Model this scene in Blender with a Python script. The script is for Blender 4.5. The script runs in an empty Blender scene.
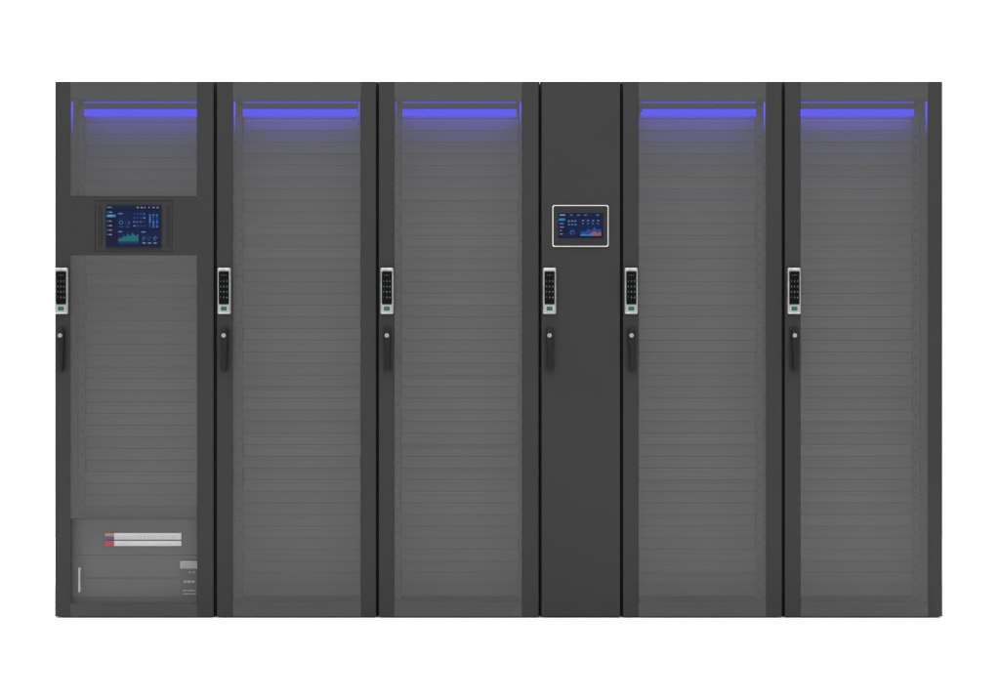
import bpy, bmesh, math, random
random.seed(4)
SC = bpy.context.scene
COL = SC.collection
S = 2.0/538.0          # metres per photo pixel on the door plane (cabinets are 2 m tall)
D = 7.0                # camera distance from the door plane
ZC = (618-350)*S

def X(px, d=0.0): return (px-500)*S*(D+d)/D
def Z(py, d=0.0): return ZC+(350-py)*S*(D+d)/D

# ------------------------------------------------------------------ materials
def newmat(name):
    m = bpy.data.materials.new(name); m.use_nodes = True
    nt = m.node_tree
    return m, nt, nt.nodes['Principled BSDF'], nt.nodes['Material Output']

def paint(name, col, rough=0.5, spec=0.3, metal=0.0, var=0.10, vscale=3.0, bump=0.0, bscale=900, piece=0.0):
    m, nt, b, out = newmat(name)
    tc = nt.nodes.new('ShaderNodeTexCoord')
    nz = nt.nodes.new('ShaderNodeTexNoise'); nz.inputs['Scale'].default_value = vscale; nz.inputs['Detail'].default_value = 4
    nt.links.new(tc.outputs['Object'], nz.inputs['Vector'])
    rp = nt.nodes.new('ShaderNodeValToRGB')
    rp.color_ramp.elements[0].position = 0.3; rp.color_ramp.elements[1].position = 0.7
    c = (col, col, col) if isinstance(col, (int, float)) else col
    rp.color_ramp.elements[0].color = (*[v*(1-var) for v in c], 1)
    rp.color_ramp.elements[1].color = (*[v*(1+var) for v in c], 1)
    nt.links.new(nz.outputs['Fac'], rp.inputs['Fac'])
    if piece:                                    # every piece comes in its own slightly different tone
        oi = nt.nodes.new('ShaderNodeObjectInfo'); mr = nt.nodes.new('ShaderNodeMapRange')
        mr.inputs['To Min'].default_value = 1-piece; mr.inputs['To Max'].default_value = 1+piece
        nt.links.new(oi.outputs['Random'], mr.inputs['Value'])
        vm = nt.nodes.new('ShaderNodeVectorMath'); vm.operation = 'SCALE'
        nt.links.new(rp.outputs['Color'], vm.inputs[0]); nt.links.new(mr.outputs['Result'], vm.inputs['Scale'])
        nt.links.new(vm.outputs['Vector'], b.inputs['Base Color'])
    else:
        nt.links.new(rp.outputs['Color'], b.inputs['Base Color'])
    b.inputs['Roughness'].default_value = rough
    b.inputs['Specular IOR Level'].default_value = spec
    b.inputs['Metallic'].default_value = metal
    if bump:
        n2 = nt.nodes.new('ShaderNodeTexNoise'); n2.inputs['Scale'].default_value = bscale
        nt.links.new(tc.outputs['Object'], n2.inputs['Vector'])
        bp = nt.nodes.new('ShaderNodeBump'); bp.inputs['Strength'].default_value = bump; bp.inputs['Distance'].default_value = 0.001
        nt.links.new(n2.outputs['Fac'], bp.inputs['Height']); nt.links.new(bp.outputs['Normal'], b.inputs['Normal'])
    return m

def glow(name, col, strength):
    m, nt, b, out = newmat(name)
    b.inputs['Base Color'].default_value = (0.004, 0.004, 0.006, 1)
    b.inputs['Emission Color'].default_value = (*col, 1)
    b.inputs['Emission Strength'].default_value = strength
    b.inputs['Roughness'].default_value = 0.4
    b.inputs['Specular IOR Level'].default_value = 0.05
    return m

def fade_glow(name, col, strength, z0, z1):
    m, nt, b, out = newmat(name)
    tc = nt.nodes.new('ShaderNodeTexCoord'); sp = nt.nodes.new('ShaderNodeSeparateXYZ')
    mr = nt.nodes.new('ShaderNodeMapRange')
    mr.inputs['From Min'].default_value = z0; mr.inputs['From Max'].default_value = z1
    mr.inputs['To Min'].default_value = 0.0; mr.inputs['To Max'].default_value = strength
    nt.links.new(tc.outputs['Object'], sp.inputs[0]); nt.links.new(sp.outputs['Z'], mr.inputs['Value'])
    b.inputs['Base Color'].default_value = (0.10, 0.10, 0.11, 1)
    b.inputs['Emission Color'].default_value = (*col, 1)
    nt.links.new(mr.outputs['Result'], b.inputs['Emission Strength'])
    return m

def glass(name, fac, tint, base, rough):
    m, nt, b, out = newmat(name)
    tr = nt.nodes.new('ShaderNodeBsdfTransparent'); tr.inputs['Color'].default_value = (tint, tint, tint, 1)
    mx = nt.nodes.new('ShaderNodeMixShader'); mx.inputs['Fac'].default_value = fac
    b.inputs['Base Color'].default_value = (base, base, base, 1)
    b.inputs['Roughness'].default_value = rough
    b.inputs['Specular IOR Level'].default_value = 0.3
    nt.links.new(tr.outputs[0], mx.inputs[1]); nt.links.new(b.outputs[0], mx.inputs[2])
    nt.links.new(mx.outputs[0], out.inputs['Surface'])
    return m

BL = (0.045, 0.03, 1.0)
M = {
 'stile': paint('powder_coat_dark', 0.021, 0.55, 0.2, var=0.05, bump=0.15),
 'rail':  paint('powder_coat_rail', 0.050, 0.55, 0.2, var=0.05, bump=0.15),
 'body':  paint('cabinet_steel', 0.014, 0.6, 0.2, var=0.08),
 'inner': paint('cabinet_inside', 0.28, 0.6, 0.2, var=0.05),
 'filler': paint('side_filler_grey', 0.24, 0.6, 0.2, var=0.05),
 'backing': paint('rack_backing_dark', 0.14, 0.7, 0.1, var=0.05),
 'panel': paint('blanking_plastic', 0.40, 0.5, 0.3, var=0.05, vscale=1.5, piece=0.09),
 'rack':  paint('rack_rail_steel', 0.31, 0.5, 0.3, var=0.06),
 'lip':   paint('panel_lip', 0.36, 0.5, 0.3, var=0.06),
 'hole':  paint('rack_hole_shade', 0.20, 0.8, 0.1),
 'unit':  paint('power_unit_grey', 0.124, 0.5, 0.3, var=0.05),
 'unit2': paint('power_unit_groove', 0.100, 0.5, 0.3, var=0.05),
 'white': paint('white_label', 0.76, 0.5, 0.2, var=0.03),
 'grip': paint('pull_handle_grey', 0.50, 0.4, 0.3, var=0.03),
 'studio': paint('studio_white', 0.97, 0.7, 0.1, var=0.01),
 'lgrey': paint('pale_grey_print', 0.42, 0.5, 0.2, var=0.03),
 'glass': glass('smoked_glass', 0.715, 0.97, 0.058, 0.3),
 'clear': glass('clear_glass', 0.28, 0.97, 0.05, 0.25),
 'silver': paint('satin_silver', 0.34, 0.34, 0.5, metal=0.65, var=0.25, vscale=45),
 'black': paint('black_gloss', 0.002, 0.35, 0.08, var=0.1),
 'handle': paint('handle_black', 0.006, 0.45, 0.2, var=0.1),
 'plate': paint('handle_recess', 0.014, 0.5, 0.2, var=0.1),
 'bezel': paint('screen_bezel', 0.014, 0.5, 0.15, var=0.08),
 'trim':  paint('white_trim', 0.60, 0.4, 0.3, var=0.02),
 'led':   glow('blue_led', BL, 3.0),
 'led_down': glow('blue_led_bright', (0.10, 0.07, 1.0), 7.0),
 'bar_reflect': glow('blue_bar_reflection', BL, 2.0),  # emission imitating the light bar's reflection
 'navy':  glow('screen_navy', (0.005, 0.010, 0.050), 0.62),
 'navy2': glow('screen_blue_panel', (0.006, 0.018, 0.095), 0.55),
 'cyan':  glow('screen_cyan', (0.03, 0.36, 0.85), 0.55),
 'sky':   glow('screen_pale_blue', (0.25, 0.45, 0.85), 0.45),
 'teal':  glow('screen_teal', (0.02, 0.30, 0.33), 0.45),
 'swhite':glow('screen_white', (0.5, 0.62, 0.85), 0.45),
 'blue':  glow('screen_mid_blue', (0.03, 0.12, 0.60), 0.45),
 'peach': glow('screen_peach', (0.65, 0.24, 0.30), 0.40),
 'purple':glow('screen_purple', (0.20, 0.08, 0.50), 0.5),
 'key':   glow('key_backlight', (0.45, 0.65, 0.75), 0.42),
 'green': glow('reader_green', (0.03, 0.22, 0.16), 0.7),
 'orange': paint('orange_tag', (0.60, 0.26, 0.10), 0.5, 0.2, var=0.02),
 'red':   paint('red_tag', (0.55, 0.06, 0.08), 0.5, 0.2, var=0.02),
 'btag':  paint('blue_tag', (0.07, 0.09, 0.42), 0.5, 0.2, var=0.02),
}

# ------------------------------------------------------------------ mesh builder
class MB:
    def __init__(s): s.v = []; s.f = []; s.m = []; s.mats = []
    def mi(s, k):
        if k not in s.mats: s.mats.append(k)
        return s.mats.index(k)
    def face(s, pts, k):
        i = len(s.v); s.v += pts; s.f.append(tuple(range(i, i+len(pts)))); s.m.append(s.mi(k))
    def box(s, x0, x1, y0, y1, z0, z1, k, under=None):
        if x0 > x1: x0, x1 = x1, x0
        if z0 > z1: z0, z1 = z1, z0
        i = len(s.v)
        s.v += [(x0,y0,z0),(x1,y0,z0),(x1,y1,z0),(x0,y1,z0),(x0,y0,z1),(x1,y0,z1),(x1,y1,z1),(x0,y1,z1)]
        for q, f in enumerate([(0,3,2,1),(4,5,6,7),(0,1,5,4),(1,2,6,5),(2,3,7,6),(3,0,4,7)]):
            s.f.append(tuple(i+a for a in f)); s.m.append(s.mi(under if (under and q == 0) else k))
    def prism(s, poly, y0, y1, k):      # poly: list of (x,z), counter-clockwise seen from the front (-y)
        n = len(poly); i = len(s.v)
        s.v += [(x,y0,z) for x,z in poly] + [(x,y1,z) for x,z in poly]
        s.f.append(tuple(range(i, i+n))); s.m.append(s.mi(k))
        s.f.append(tuple(range(i+2*n-1, i+n-1, -1))); s.m.append(s.mi(k))
        for a in range(n):
            b = (a+1) % n
            s.f.append((i+b, i+a, i+n+a, i+n+b)); s.m.append(s.mi(k))
    def plate(s, xs, zs, fn, y0, y1):   # slab with openings: fn(i,j) gives a material or None
        nx, nz = len(xs), len(zs); base = len(s.v)
        for y in (y0, y1):
            for z in zs:
                for x in xs: s.v.append((x, y, z))
        I = lambda i, j, k: base + k*nx*nz + j*nx + i
        F = lambda i, j: fn(i, j) if 0 <= i < nx-1 and 0 <= j < nz-1 else None
        def add(q, k): s.f.append(q); s.m.append(s.mi(k))
        for j in range(nz-1):
            for i in range(nx-1):
                k = F(i, j)
                if not k: continue
                add((I(i,j,0), I(i+1,j,0), I(i+1,j+1,0), I(i,j+1,0)), k)
                add((I(i,j,1), I(i,j+1,1), I(i+1,j+1,1), I(i+1,j,1)), k)
                if not F(i-1,j): add((I(i,j,0), I(i,j+1,0), I(i,j+1,1), I(i,j,1)), k)
                if not F(i+1,j): add((I(i+1,j,0), I(i+1,j,1), I(i+1,j+1,1), I(i+1,j+1,0)), k)
                if not F(i,j-1): add((I(i,j,0), I(i,j,1), I(i+1,j,1), I(i+1,j,0)), k)
                if not F(i,j+1): add((I(i,j+1,0), I(i+1,j+1,0), I(i+1,j+1,1), I(i,j+1,1)), k)
    def build(s, name, root=(0,0,0), parent=None, bevel=0):
        me = bpy.data.meshes.new(name)
        me.from_pydata([(a-root[0], b-root[1], c-root[2]) for a,b,c in s.v], [], s.f)
        for k in s.mats: me.materials.append(M[k])
        for p, k in zip(me.polygons, s.m): p.material_index = k
        bm = bmesh.new(); bm.from_mesh(me)
        loose = [v for v in bm.verts if not v.link_faces]
        if loose: bmesh.ops.delete(bm, geom=loose, context='VERTS')
        bm.to_mesh(me); bm.free()
        o = bpy.data.objects.new(name, me); COL.objects.link(o)
        if parent is not None: o.parent = parent
        if bevel:
            bv = o.modifiers.new('bevel', 'BEVEL'); bv.width = bevel; bv.segments = 2; bv.limit_method = 'ANGLE'; bv.angle_limit = math.radians(40)
        return o

def rr(cx, cz, w, h, r, n=5):
    p = []
    for (sx, sz, a0) in ((1,-1,-90),(1,1,0),(-1,1,90),(-1,-1,180)):
        for q in range(n+1):
            a = math.radians(a0 + 90*q/n)
            p.append((cx+sx*(w/2-r)+r*math.cos(a), cz+sz*(h/2-r)+r*math.sin(a)))
    return p
def circ(cx, cz, r, n=20): return [(cx+r*math.cos(2*math.pi*q/n), cz+r*math.sin(2*math.pi*q/n)) for q in range(n)]

def empty(name, loc, label, cat, group=None):
    o = bpy.data.objects.new(name, None); COL.objects.link(o); o.location = loc
    o.empty_display_size = 0.1
    o['label'] = label; o['category'] = cat
    if group: o['group'] = group
    return o

# numerals for the keypads, one shared mesh built from the font
def text_mesh(items, matkey):
    me = bpy.data.meshes.new('key_numerals'); bm = bmesh.new()
    for ch, x, z, size in items:
        cu = bpy.data.curves.new('numeral', 'FONT'); cu.body = ch; cu.size = size; cu.align_x = 'CENTER'; cu.align_y = 'CENTER'
        to = bpy.data.objects.new('numeral', cu); COL.objects.link(to)
        bpy.context.view_layer.update()
        tm = bpy.data.meshes.new_from_object(to.evaluated_get(bpy.context.evaluated_depsgraph_get()))
        n0 = len(bm.verts); bm.from_mesh(tm); bm.verts.ensure_lookup_table()
        for v in bm.verts[n0:]: v.co = (v.co.x+x, 0, v.co.y+z)
        bpy.data.objects.remove(to); bpy.data.meshes.remove(tm); bpy.data.curves.remove(cu)
    bm.to_mesh(me); bm.free(); me.materials.append(M[matkey]); return me
items = []
for r, row in enumerate(['123', '456', '789', '*0#']):
    for c, ch in enumerate(row):
        items.append((ch, (c-1)*3.1*S, -(r*5.4)*S, 0.0095))
NUM = text_mesh(items, 'key')

# ------------------------------------------------------------------ setting
g = MB(); g.face([(-20,-14,0),(20,-14,0),(20,3.0,0),(-20,3.0,0)], 'studio'); fl = g.build('floor'); fl['kind'] = 'structure'
g = MB(); g.face([(-20,3.0,0),(20,3.0,0),(20,3.0,12),(-20,3.0,12)], 'studio'); bk = g.build('background'); bk['kind'] = 'structure'

# ------------------------------------------------------------------ cabinets
ZT, ZB = Z(80), Z(618)
DT, DB = Z(81.6), Z(616.6)
YB0, YB1 = 0.034, 1.05
PD = 0.19                         # depth of the rack front behind the doors
LD = 0.045                        # depth of the two low units just behind the glass
U = 0.04445

def cabinet(x0, x1, label, group=None, name='server_cabinet'):
    cx = (X(x0)+X(x1))/2
    root = empty(name, (cx, 0.5, 0), label, 'cabinet', group)
    R = (cx, 0.5, 0)
    a, b = X(x0)+0.0008, X(x1)-0.0008
    w = 0.022
    sh = MB()
    sh.box(a, a+w, YB0, YB1, ZB+.03, ZT-.03, 'body'); sh.box(b-w, b, YB0, YB1, ZB+.03, ZT-.03, 'body')
    sh.box(a, b, YB0, YB1, ZT-.03, ZT, 'body'); sh.box(a, b, YB0, YB1, ZB, ZB+.03, 'body')
    sh.box(a+w, b-w, YB1-.02, YB1, ZB+.03, ZT-.03, 'body')
    sh.build('cabinet_frame', R, root, bevel=0.0015)
    return root, R, cx, a, b

def keypad(root, R, px):
    c = X(px)
    f = MB(); f.prism(rr(c, Z(291), 13.4*S, 46.4*S, 0.006), -0.018, -0.0005, 'silver')
    k = f.build('keypad_lock', R, root, bevel=0.006)
    p = MB(); p.prism(rr(c, Z(288.0), 10.2*S, 33*S, 0.004), -0.021, -0.0175, 'black')
    for q in (-1, 0, 1): p.prism(circ(c+q*2.2*S, Z(275.4), 0.0016, 10), -0.0217, -0.0212, 'cyan' if q else 'key')
    p.build('keypad_face', R, k)
    n = bpy.data.objects.new('key_numerals', NUM); COL.objects.link(n); n.parent = k
    n.location = (c-R[0], -0.0217-R[1], Z(281.4)-R[2])
    r = MB(); r.prism(rr(c, Z(308.8), 9.0*S, 6.4*S, 0.003), -0.020, -0.0175, 'rack')
    r.prism(rr(c, Z(308.7), 6.2*S, 4.2*S, 0.004), -0.0207, -0.0201, 'green')
    r.build('fingerprint_reader', R, k)

def handle(root, R, px):
    c = X(px)
    e = MB(); e.prism(rr(c, Z(349), 9.2*S, 45*S, 0.010), -0.0055, -0.0005, 'plate')
    h = e.build('door_handle', R, root, bevel=0.001)
    l = MB()
    poly = [(c+dx*S, Z(py)) for dx, py in ((-1.8,370),(0,371),(2.0,370),(2.5,352),(3.0,345),(3.2,333),(2.4,329.5),(0,328.4),(-2.4,329.5),(-3.2,333),(-3.0,343),(-1.8,350))]
    l.prism(poly, -0.026, -0.005, 'handle')
    l.build('lever', R, h, bevel=0.003)
    cy = MB(); cy.prism(circ(c-0.3*S, Z(335.5), 2.1*S), -0.029, -0.0255, 'silver')
    cy.prism(rr(c-0.3*S, Z(335.5), 0.0018, 0.006, 0.0008), -0.0297, -0.0292, 'black')
    cy.build('lock_cylinder', R, h)

def interior(root, R, cx, a, b, edges, z_low=0.056, skip=None):
    for sg in (-1, 1):
        m = MB(); e0, e1 = cx+sg*0.226, cx+sg*0.252
        zb = z_low-0.01
        m.box(e0, e1, PD+.004, PD+.006, zb, 1.93, 'rack')
        z = z_low
        while z < 1.88:
            m.box(cx+sg*0.232, cx+sg*0.2425, PD+.0025, PD+.0035, z+.0195, z+.0250, 'hole')
            z += U
        m.build('mounting_rail', R, root)
        s2 = MB(); xx = sorted((cx+sg*0.254, (a if sg < 0 else b)-sg*0.0225))
        s2.box(xx[0], xx[1], PD-.004, PD-.002, 0.035, 1.95, 'filler')
        s2.build('side_filler', R, root)
    m = MB(); m.box(cx-.252, cx+.252, PD+.03, PD+.034, 0.04, 1.955, 'backing'); m.build('baffle', R, root)
    # whole number of 1U panels, then the top panel closes the rest
    n_u = int((Z(117, PD)+0.002-z_low)/U); z_top = z_low+n_u*U
    m = MB(); m.box(cx-.2255, cx+.2255, PD-.001, PD+.012, z_top+.0009, 1.955, 'inner'); m.build('top_panel', R, root, bevel=0.0015)
    d = PD-.065
    # bar: a front diffuser whose lower lip hides the downward LEDs behind it
    L = MB(); L.box(cx-.216, cx+.216, d, d+.004, Z(116.0,d), Z(109.0,d), 'led')
    L.box(cx-.216, cx+.216, d+.0045, PD-.004, Z(112.2,d), Z(109.4,d), 'inner', under='led_down')
    bar = L.build('light_bar', R, root)
    t = MB(); t.box(cx-.216, cx+.216, d, d+.006, Z(102.9,d), Z(101.6,d), 'bar_reflect'); t.build('top_reflection', R, bar)  # glowing line put in for the bar's reflection above it
    for side, x, h in edges:  # added glowing strips stand in for the bar's reflection on the side walls
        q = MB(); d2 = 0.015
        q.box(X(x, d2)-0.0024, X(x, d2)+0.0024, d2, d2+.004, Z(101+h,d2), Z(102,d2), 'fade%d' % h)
        q.build('side_reflection', R, root)
    first = None
    for k in range(n_u):
        z = z_low+k*U
        if skip and skip[0] < z < skip[1]: continue
        if first is None:
            m = MB(); m.box(cx-.2235, cx+.2235, PD, PD+.012, z+.0009, z+U-.0009, 'panel')
            m.box(cx-.2235+.03, cx+.2235-.05, PD-.0012, PD-.0002, z+.030, z+.0335, 'lip')
            first = m.build('blanking_panel', R, root, bevel=0.0017); z1 = z
        else:
            o = first.copy(); COL.objects.link(o); o.parent = root
            o.location = (random.uniform(-.0012,.0012), random.uniform(-.004,.004), z-z1)

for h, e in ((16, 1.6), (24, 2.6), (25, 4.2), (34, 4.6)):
    M['fade%d' % h] = fade_glow('blue_reflection_fade_%d' % h, BL, e, Z(101+h, .015), Z(108, .015))  # emission fades downwards to imitate the bar mirrored in the side walls

def pane(name, R, d, x0, x1, z0, z1, k):
    q = MB(); e = .0006
    q.face([(x0+e, -.0015, z0+e), (x1-e, -.0015, z0+e), (x1-e, -.0015, z1-e), (x0+e, -.0015, z1-e)], k)
    return q.build(name, R, d)

def glass_door(root, R, dl, dr, gl, gr):
    p = MB()
    xs = [X(dl), X(gl), X(gr), X(dr)]; zs = [DB, Z(604), Z(98), DT]
    def fn(i, j):
        if i == 1: return None if j == 1 else 'rail'
        return 'stile'
    p.plate(xs, zs, fn, 0.0, 0.03)
    d = p.build('door', R, root)
    pane('glass_pane', R, d, xs[1], xs[2], zs[0], zs[-1], 'glass')
    return d

# --- cabinet with the large screen in its door
r, R, cx, a, b = cabinet(54, 215.4, 'glass-door cabinet with a large dashboard screen set in its door, far left of the row')
p = MB()
xs = [X(55), X(70.5), X(95), X(172.5), X(197), X(213.4)]
zs = [DB, Z(604), Z(255), Z(251.5), Z(200.5), Z(196), Z(98), DT]
def fn1(i, j):
    if i in (0, 4): return 'stile'
    if j in (1, 5): return None
    if j in (0, 6): return 'rail'
    if j == 3 and i == 2: return None
    return 'stile'
p.plate(xs, zs, fn1, 0.0, 0.03)
door1 = p.build('door', R, r)
pane('glass_pane', R, door1, xs[1], xs[4], zs[5], zs[7], 'glass')
pane('glass_pane', R, door1, xs[1], xs[4], Z(519), zs[2], 'glass')
pane('clear_pane', R, door1, xs[1], xs[4], zs[0], Z(519.3), 'clear')
# screen
h = MB(); h.box(X(95.3), X(172.2), 0.002, 0.03, Z(251.2), Z(200.8), 'stile')
for x in (99, 101.2, 167, 169.2): h.box(X(x), X(x+.7), 0.0005, 0.0025, Z(247), Z(205), 'bezel')
hs = h.build('screen_mount', R, r)
h = MB(); h.prism(rr(X(133.6), Z(226.4), 55.6*S, 43*S, .005), -0.004, 0.0015, 'bezel'); h.build('screen_bezel', R, hs, bevel=0.001)
def ui(name, R, parent, rect, draw, y):
    m = MB(); m.box(X(rect[0]), X(rect[1]), y, y+.001, Z(rect[3]), Z(rect[2]), 'navy')
    def bar(x0, x1, y0, y1, k, l=1):
        if l > 1:
            c, hh = (y0+y1)/2, (y1-y0)*0.36; y0, y1 = c-hh, c+hh
        m.box(X(x0), X(x1), y-.0006*l, y-.0006*l+.0004, Z(y1), Z(y0), k)
    def ring(px, py, ro, ri, k, a0=0, a1=360, l=2):
        n = 24; ro *= .85; ri *= .95
        for q in range(n):
            t0 = math.radians(a0+(a1-a0)*q/n); t1 = math.radians(a0+(a1-a0)*(q+1)/n)
            yy = y-.0006*l
            m.face([(X(px)+ri*S*math.cos(t0), yy, Z(py)+ri*S*math.sin(t0)), (X(px)+ro*S*math.cos(t0), yy, Z(py)+ro*S*math.sin(t0)),
                    (X(px)+ro*S*math.cos(t1), yy, Z(py)+ro*S*math.sin(t1)), (X(px)+ri*S*math.cos(t1), yy, Z(py)+ri*S*math.sin(t1))], k)
    def area(pts, base, k, l=2):
        for (xa, ya), (xb, yb) in zip(pts, pts[1:]):
            yy = y-.0006*l
            m.face([(X(xa), yy, Z(base)), (X(xb), yy, Z(base)), (X(xb), yy, Z(yb)), (X(xa), yy, Z(ya))], k)
    draw(bar, ring, area)
    return m.build(name, R, parent)
def ui1(bar, ring, area):
    rnd = random.Random(2)
    bar(106.6, 160.8, 205.6, 209, 'navy2'); bar(107.4, 112, 206.6, 208.2, 'sky', 2)
    for x in (137, 141, 144.5, 149, 153, 157): bar(x, x+rnd.uniform(1,2), 206.8, 208.4, 'swhite', 2)
    bar(107, 116, 214.6, 217.2, 'cyan'); bar(108.4, 113, 215.1, 216.7, 'swhite', 2)
    for yy in (211.6, 220.5, 225, 229.5, 234): bar(107.6, 108.6, yy, yy+1.3, 'sky', 2); bar(109.4, 109.4+rnd.uniform(1.5,4), yy, yy+1.3, 'swhite', 2)
    bar(117.6, 131.6, 211.4, 228.8, 'navy2'); bar(132.6, 147, 211.4, 228.8, 'navy2'); bar(148, 160, 211.4, 228.8, 'navy2')
    bar(117.6, 139.6, 230.2, 245.6, 'navy2'); bar(140.6, 160, 230.2, 245.6, 'navy2')
    ring(121.5, 222.5, 2.3, 1.5, 'cyan'); ring(128, 222.5, 2.3, 1.5, 'blue', 20, 300); ring(128, 222.5, 2.3, 1.5, 'sky', 300, 380)
    bar(118.5, 123, 213, 214.4, 'sky', 2); bar(119.6, 123.4, 226.2, 227.6, 'blue', 2); bar(126.4, 129.6, 226.2, 227.6, 'blue', 2)
    for row in range(4):
        for q in range(4): bar(133.6+q*3.3, 133.6+q*3.3+rnd.uniform(1,2.3), 213.2+row*4, 214.8+row*4, rnd.choice(('cyan','sky','blue','blue')), 2)
    for q in range(3):
        for t in range(6): bar(149.5+q*3.5, 151.1+q*3.5, 214+t*2.3, 216.4+t*2.3, rnd.choice(('sky','cyan','blue')), 2)
    area([(118.5,240),(120,237.5),(122,238.6),(124,235.4),(126,237),(128,233.6),(130.5,236.4),(133,232.8),(135.5,236),(138.8,234)], 241.6, 'teal')
    bar(118.5, 138.8, 242.6, 243.6, 'blue', 2); bar(118.5, 122.5, 231, 232.4, 'sky', 2)
    for q in range(3):
        ring(144.5+q*5.6, 238.6, 2.1, 1.3, ['cyan','teal','sky'][q], 0, 280); bar(142.8+q*5.6, 145.8+q*5.6, 242.4, 243.8, 'swhite', 2)
    bar(141.6, 146, 231.4, 232.8, 'sky', 2)
ui('screen', R, hs, (106.6, 160.8, 205.5, 246.8), ui1, -0.0048)
keypad(r, R, 62.2); handle(r, R, 62)
zl = Z(518.5, PD)
interior(r, R, cx, a, b, [('l', 72, 34)], z_low=zl, skip=(Z(246), Z(208)))

# two units mounted low in that cabinet, just behind the clear pane
ux0, ux1 = X(69.5, LD), X(198.5, LD)
t = empty('power_distribution_unit', (cx, LD+.15, Z(554,LD)), 'grey rack unit with two white label strips and coloured tags, low in left cabinet', 'power unit')
RT = tuple(t.location)
m = MB(); m.box(ux0, ux1, LD, LD+.3, Z(554.8,LD), Z(519.2,LD), 'unit'); m.build('unit_case', RT, t, bevel=.0008)
for y0, y1, ks in ((533, 539.4, ('orange', 'btag')), (540.8, 545.8, ('red', 'red'))):
    m = MB(); m.box(X(114.5,LD), X(181.5,LD), LD-.006, LD-.0005, Z(y1,LD), Z(y0,LD), 'white')
    x = 115.5
    rn = random.Random(int(y0))
    while x < 180.5:
        m.box(X(x,LD), X(x+.4,LD), LD-.0075, LD-.0065, Z(y1-.8,LD), Z(y0+2.6,LD), 'lgrey'); x += rn.choice((1.6, 2.2, 2.8))
    st = m.build('label_strip', RT, t)
    m = MB(); yc = (y0+y1)/2
    m.box(X(105,LD), X(114.2,LD), LD-.006, LD-.0005, Z(yc,LD), Z(y0,LD), ks[0]); m.box(X(105,LD), X(114.2,LD), LD-.006, LD-.0005, Z(y1,LD), Z(yc+.1,LD), ks[1])
    m.build('coloured_tag', RT, st)
t = empty('battery_unit', (cx, LD+.2, Z(603,LD)), 'plain grey rack unit with slim white pull handle and pale label, lowest in left cabinet', 'power unit')
RT = tuple(t.location)
m = MB(); m.box(ux0, ux1, LD, LD+.4, Z(606,LD), Z(555.1,LD), 'unit')
m.box(X(86,LD), X(178,LD), LD-.0015, LD-.0003, Z(578.3,LD), Z(577.6,LD), 'unit2')
m.box(X(72,LD), X(196,LD), LD-.0015, LD-.0003, Z(597.6,LD), Z(596.9,LD), 'unit2')
m.build('unit_case', RT, t, bevel=.0008)
m = MB(); xx = X(81,LD)
m.prism(rr(xx, Z(579,LD), 1.8*S, 25*S, .003), LD-.03, LD-.022, 'grip')
for yy in (569, 589): m.box(xx-.0025, xx+.0025, LD-.022, LD, Z(yy+1,LD), Z(yy-1,LD), 'grip')
m.build('pull_handle', RT, t)
m = MB(); m.box(X(180.5,LD), X(198.3,LD), LD-.004, LD-.0005, Z(596,LD), Z(560.5,LD), 'unit2')
m.box(X(180.5,LD), X(198.3,LD), LD-.006, LD-.0042, Z(568.5,LD), Z(561,LD), 'grip')
rn = random.Random(7)
for yy, hh in ((562.4,.9),(564.8,.9),(567,.8)):
    x = 182
    while x < 196: wv = rn.uniform(.8,2.4); m.box(X(x,LD), X(x+wv,LD), LD-.0075, LD-.0065, Z(yy+hh,LD), Z(yy,LD), 'inner'); x += wv+.6
for yy, hh, xa, xb in ((571.5,1.4,189,191),(571.5,1.4,193,195),(580.5,2.0,184,187),(580.5,2.0,187.7,191),(580.5,2.0,191.7,195),(590,.9,183,187),(590,.9,188,196),(593.2,.9,183,190),(593.2,.9,191,196)):
    m.box(X(xa,LD), X(xb,LD), LD-.006, LD-.0045, Z(yy+hh,LD), Z(yy,LD), 'lgrey')
m.build('label_plate', RT, t)

# --- plain glass-door cabinets
specs = [
 (215.4, 377.4, 217, 375.8, 233, 361, 224.6, 225, [('l', 234.6, 34), ('r', 359, 24)], 'glass-door cabinet immediately right of the one with the large dashboard screen'),
 (377.4, 540.0, 379, 538.4, 394.4, 522, 387.2, 387.6, [('l', 396, 16), ('r', 520.4, 25)], 'glass-door cabinet touching the left side of the narrow solid-door cabinet'),
 (621.6, 783.4, 623.2, 781.8, 638.6, 766, 631, 631.4, [('r', 764.4, 34)], 'glass-door cabinet touching the right side of the narrow solid-door cabinet'),
 (783.4, 943.4, 785, 942.4, 800.6, 928, 793.6, 794, [('r', 926.4, 34)], 'plain glass-door cabinet at the far right end of the row'),
]
for (x0, x1, dl, dr, gl, gr, kx, hx, ed, lab) in specs:
    r, R, cx, a, b = cabinet(x0, x1, lab, 'plain glass-door cabinets in the row')
    glass_door(r, R, dl, dr, gl, gr)
    keypad(r, R, kx); handle(r, R, hx)
    interior(r, R, cx, a, b, ed)

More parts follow.
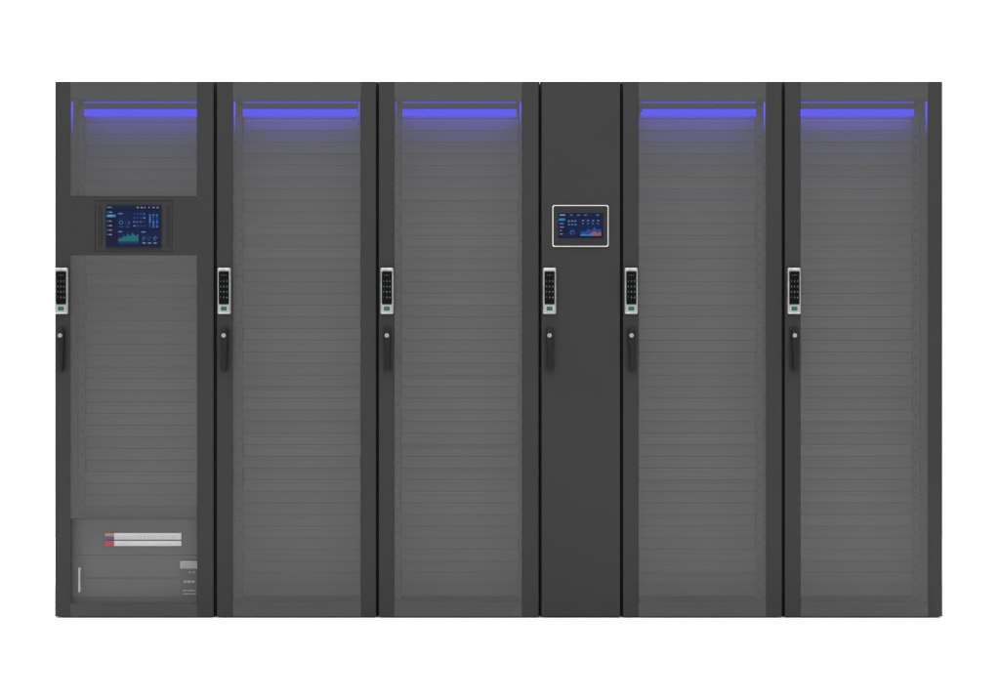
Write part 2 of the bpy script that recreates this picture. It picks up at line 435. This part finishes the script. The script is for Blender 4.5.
# --- narrow solid cabinet
r, R, cx, a, b = cabinet(540.0, 621.6, 'narrow dark cabinet with solid door and small white-edged touchscreen', name='control_cabinet')
m = MB(); m.box(X(541.6), X(620), 0, .03, DB, DT, 'stile'); m.build('door', R, r, bevel=.0015)
m = MB(); m.prism(rr(X(580.4), Z(226), 56.0*S, 41.6*S, .007), -0.007, -0.0003, 'trim'); sm = m.build('touchscreen', R, r)
m = MB(); m.prism(rr(X(580.4), Z(226), 54.2*S, 39.8*S, .006), -0.0085, -0.006, 'plate'); m.build('screen_bezel', R, sm)
def ui2(bar, ring, area):
    rn = random.Random(5)
    bar(558.6, 602.6, 213.6, 217, 'navy2'); bar(559.5, 565, 214.4, 216, 'swhite', 2)
    for x in (570, 577, 584, 596): bar(x, x+rn.uniform(1.5,3), 214.5, 216, 'cyan', 2)
    bar(558.6, 565, 218.6, 220.8, 'cyan')
    for yy in (223, 226.5, 230, 233.5): bar(559.6, 559.6+rn.uniform(2,4.5), yy, yy+1.4, 'sky', 2)
    bar(567, 577.6, 218.6, 227, 'navy2'); bar(579, 602, 218.6, 236.6, 'navy2'); bar(567, 577.6, 228.4, 236.6, 'navy2')
    for q in range(3): bar(568+q*3.2, 569.6+q*3.2, 220.5, 222, 'swhite', 2); bar(568+q*3.2, 570+q*3.2, 224, 225.6, 'cyan', 2)
    ring(572.2, 232.6, 2.6, 1.7, 'cyan', 0, 250); ring(572.2, 232.6, 2.6, 1.7, 'purple', 250, 360)
    area([(580,233),(582.5,231),(585,232.5),(588,228.5),(591,231),(594,227),(597,230),(601,229)], 236, 'blue')
    area([(588,235),(591,233.6),(594,231.4),(597,233.4),(601,231.8)], 236, 'peach', 3)
    area([(580,235),(584,234),(588,235),(592,234.4)], 236, 'cyan', 4)
    for q in range(4): bar(582+q*5, 584+q*5, 220, 221.6, 'sky', 2); bar(582+q*5, 583.5+q*5, 223, 224.4, 'cyan', 2)
ui('screen', R, sm, (558.2, 603, 213.2, 238.2), ui2, -0.0095)
keypad(r, R, 549.4); handle(r, R, 549.6)

# ------------------------------------------------------------------ light and camera
w = bpy.data.worlds.new('World'); SC.world = w; w.use_nodes = True
w.node_tree.nodes['Background'].inputs['Color'].default_value = (1, 1, 1, 1)
w.node_tree.nodes['Background'].inputs['Strength'].default_value = 0.8
def area(name, loc, rot, sx, sy, e):
    l = bpy.data.lights.new(name, 'AREA'); l.shape = 'RECTANGLE'; l.size = sx; l.size_y = sy; l.energy = e
    o = bpy.data.objects.new(name, l); COL.objects.link(o); o.location = loc; o.rotation_euler = rot
    return o
area('overhead_softbox', (0, -1.8, 5.5), (0, 0, 0), 10, 5, 620)
area('backdrop_softbox', (0, 1.6, 4.8), (math.radians(25), 0, 0), 12, 1.0, 450)

cam = bpy.data.cameras.new('Camera'); co = bpy.data.objects.new('Camera', cam); COL.objects.link(co)
co.location = (0, -D, ZC); co.rotation_euler = (math.radians(90), 0, 0)
cam.sensor_width = 36; cam.lens = 36*D/(1000*S); cam.clip_end = 200
SC.camera = co
SC.view_settings.view_transform = 'Standard'; SC.view_settings.look = 'None'; SC.view_settings.exposure = 0
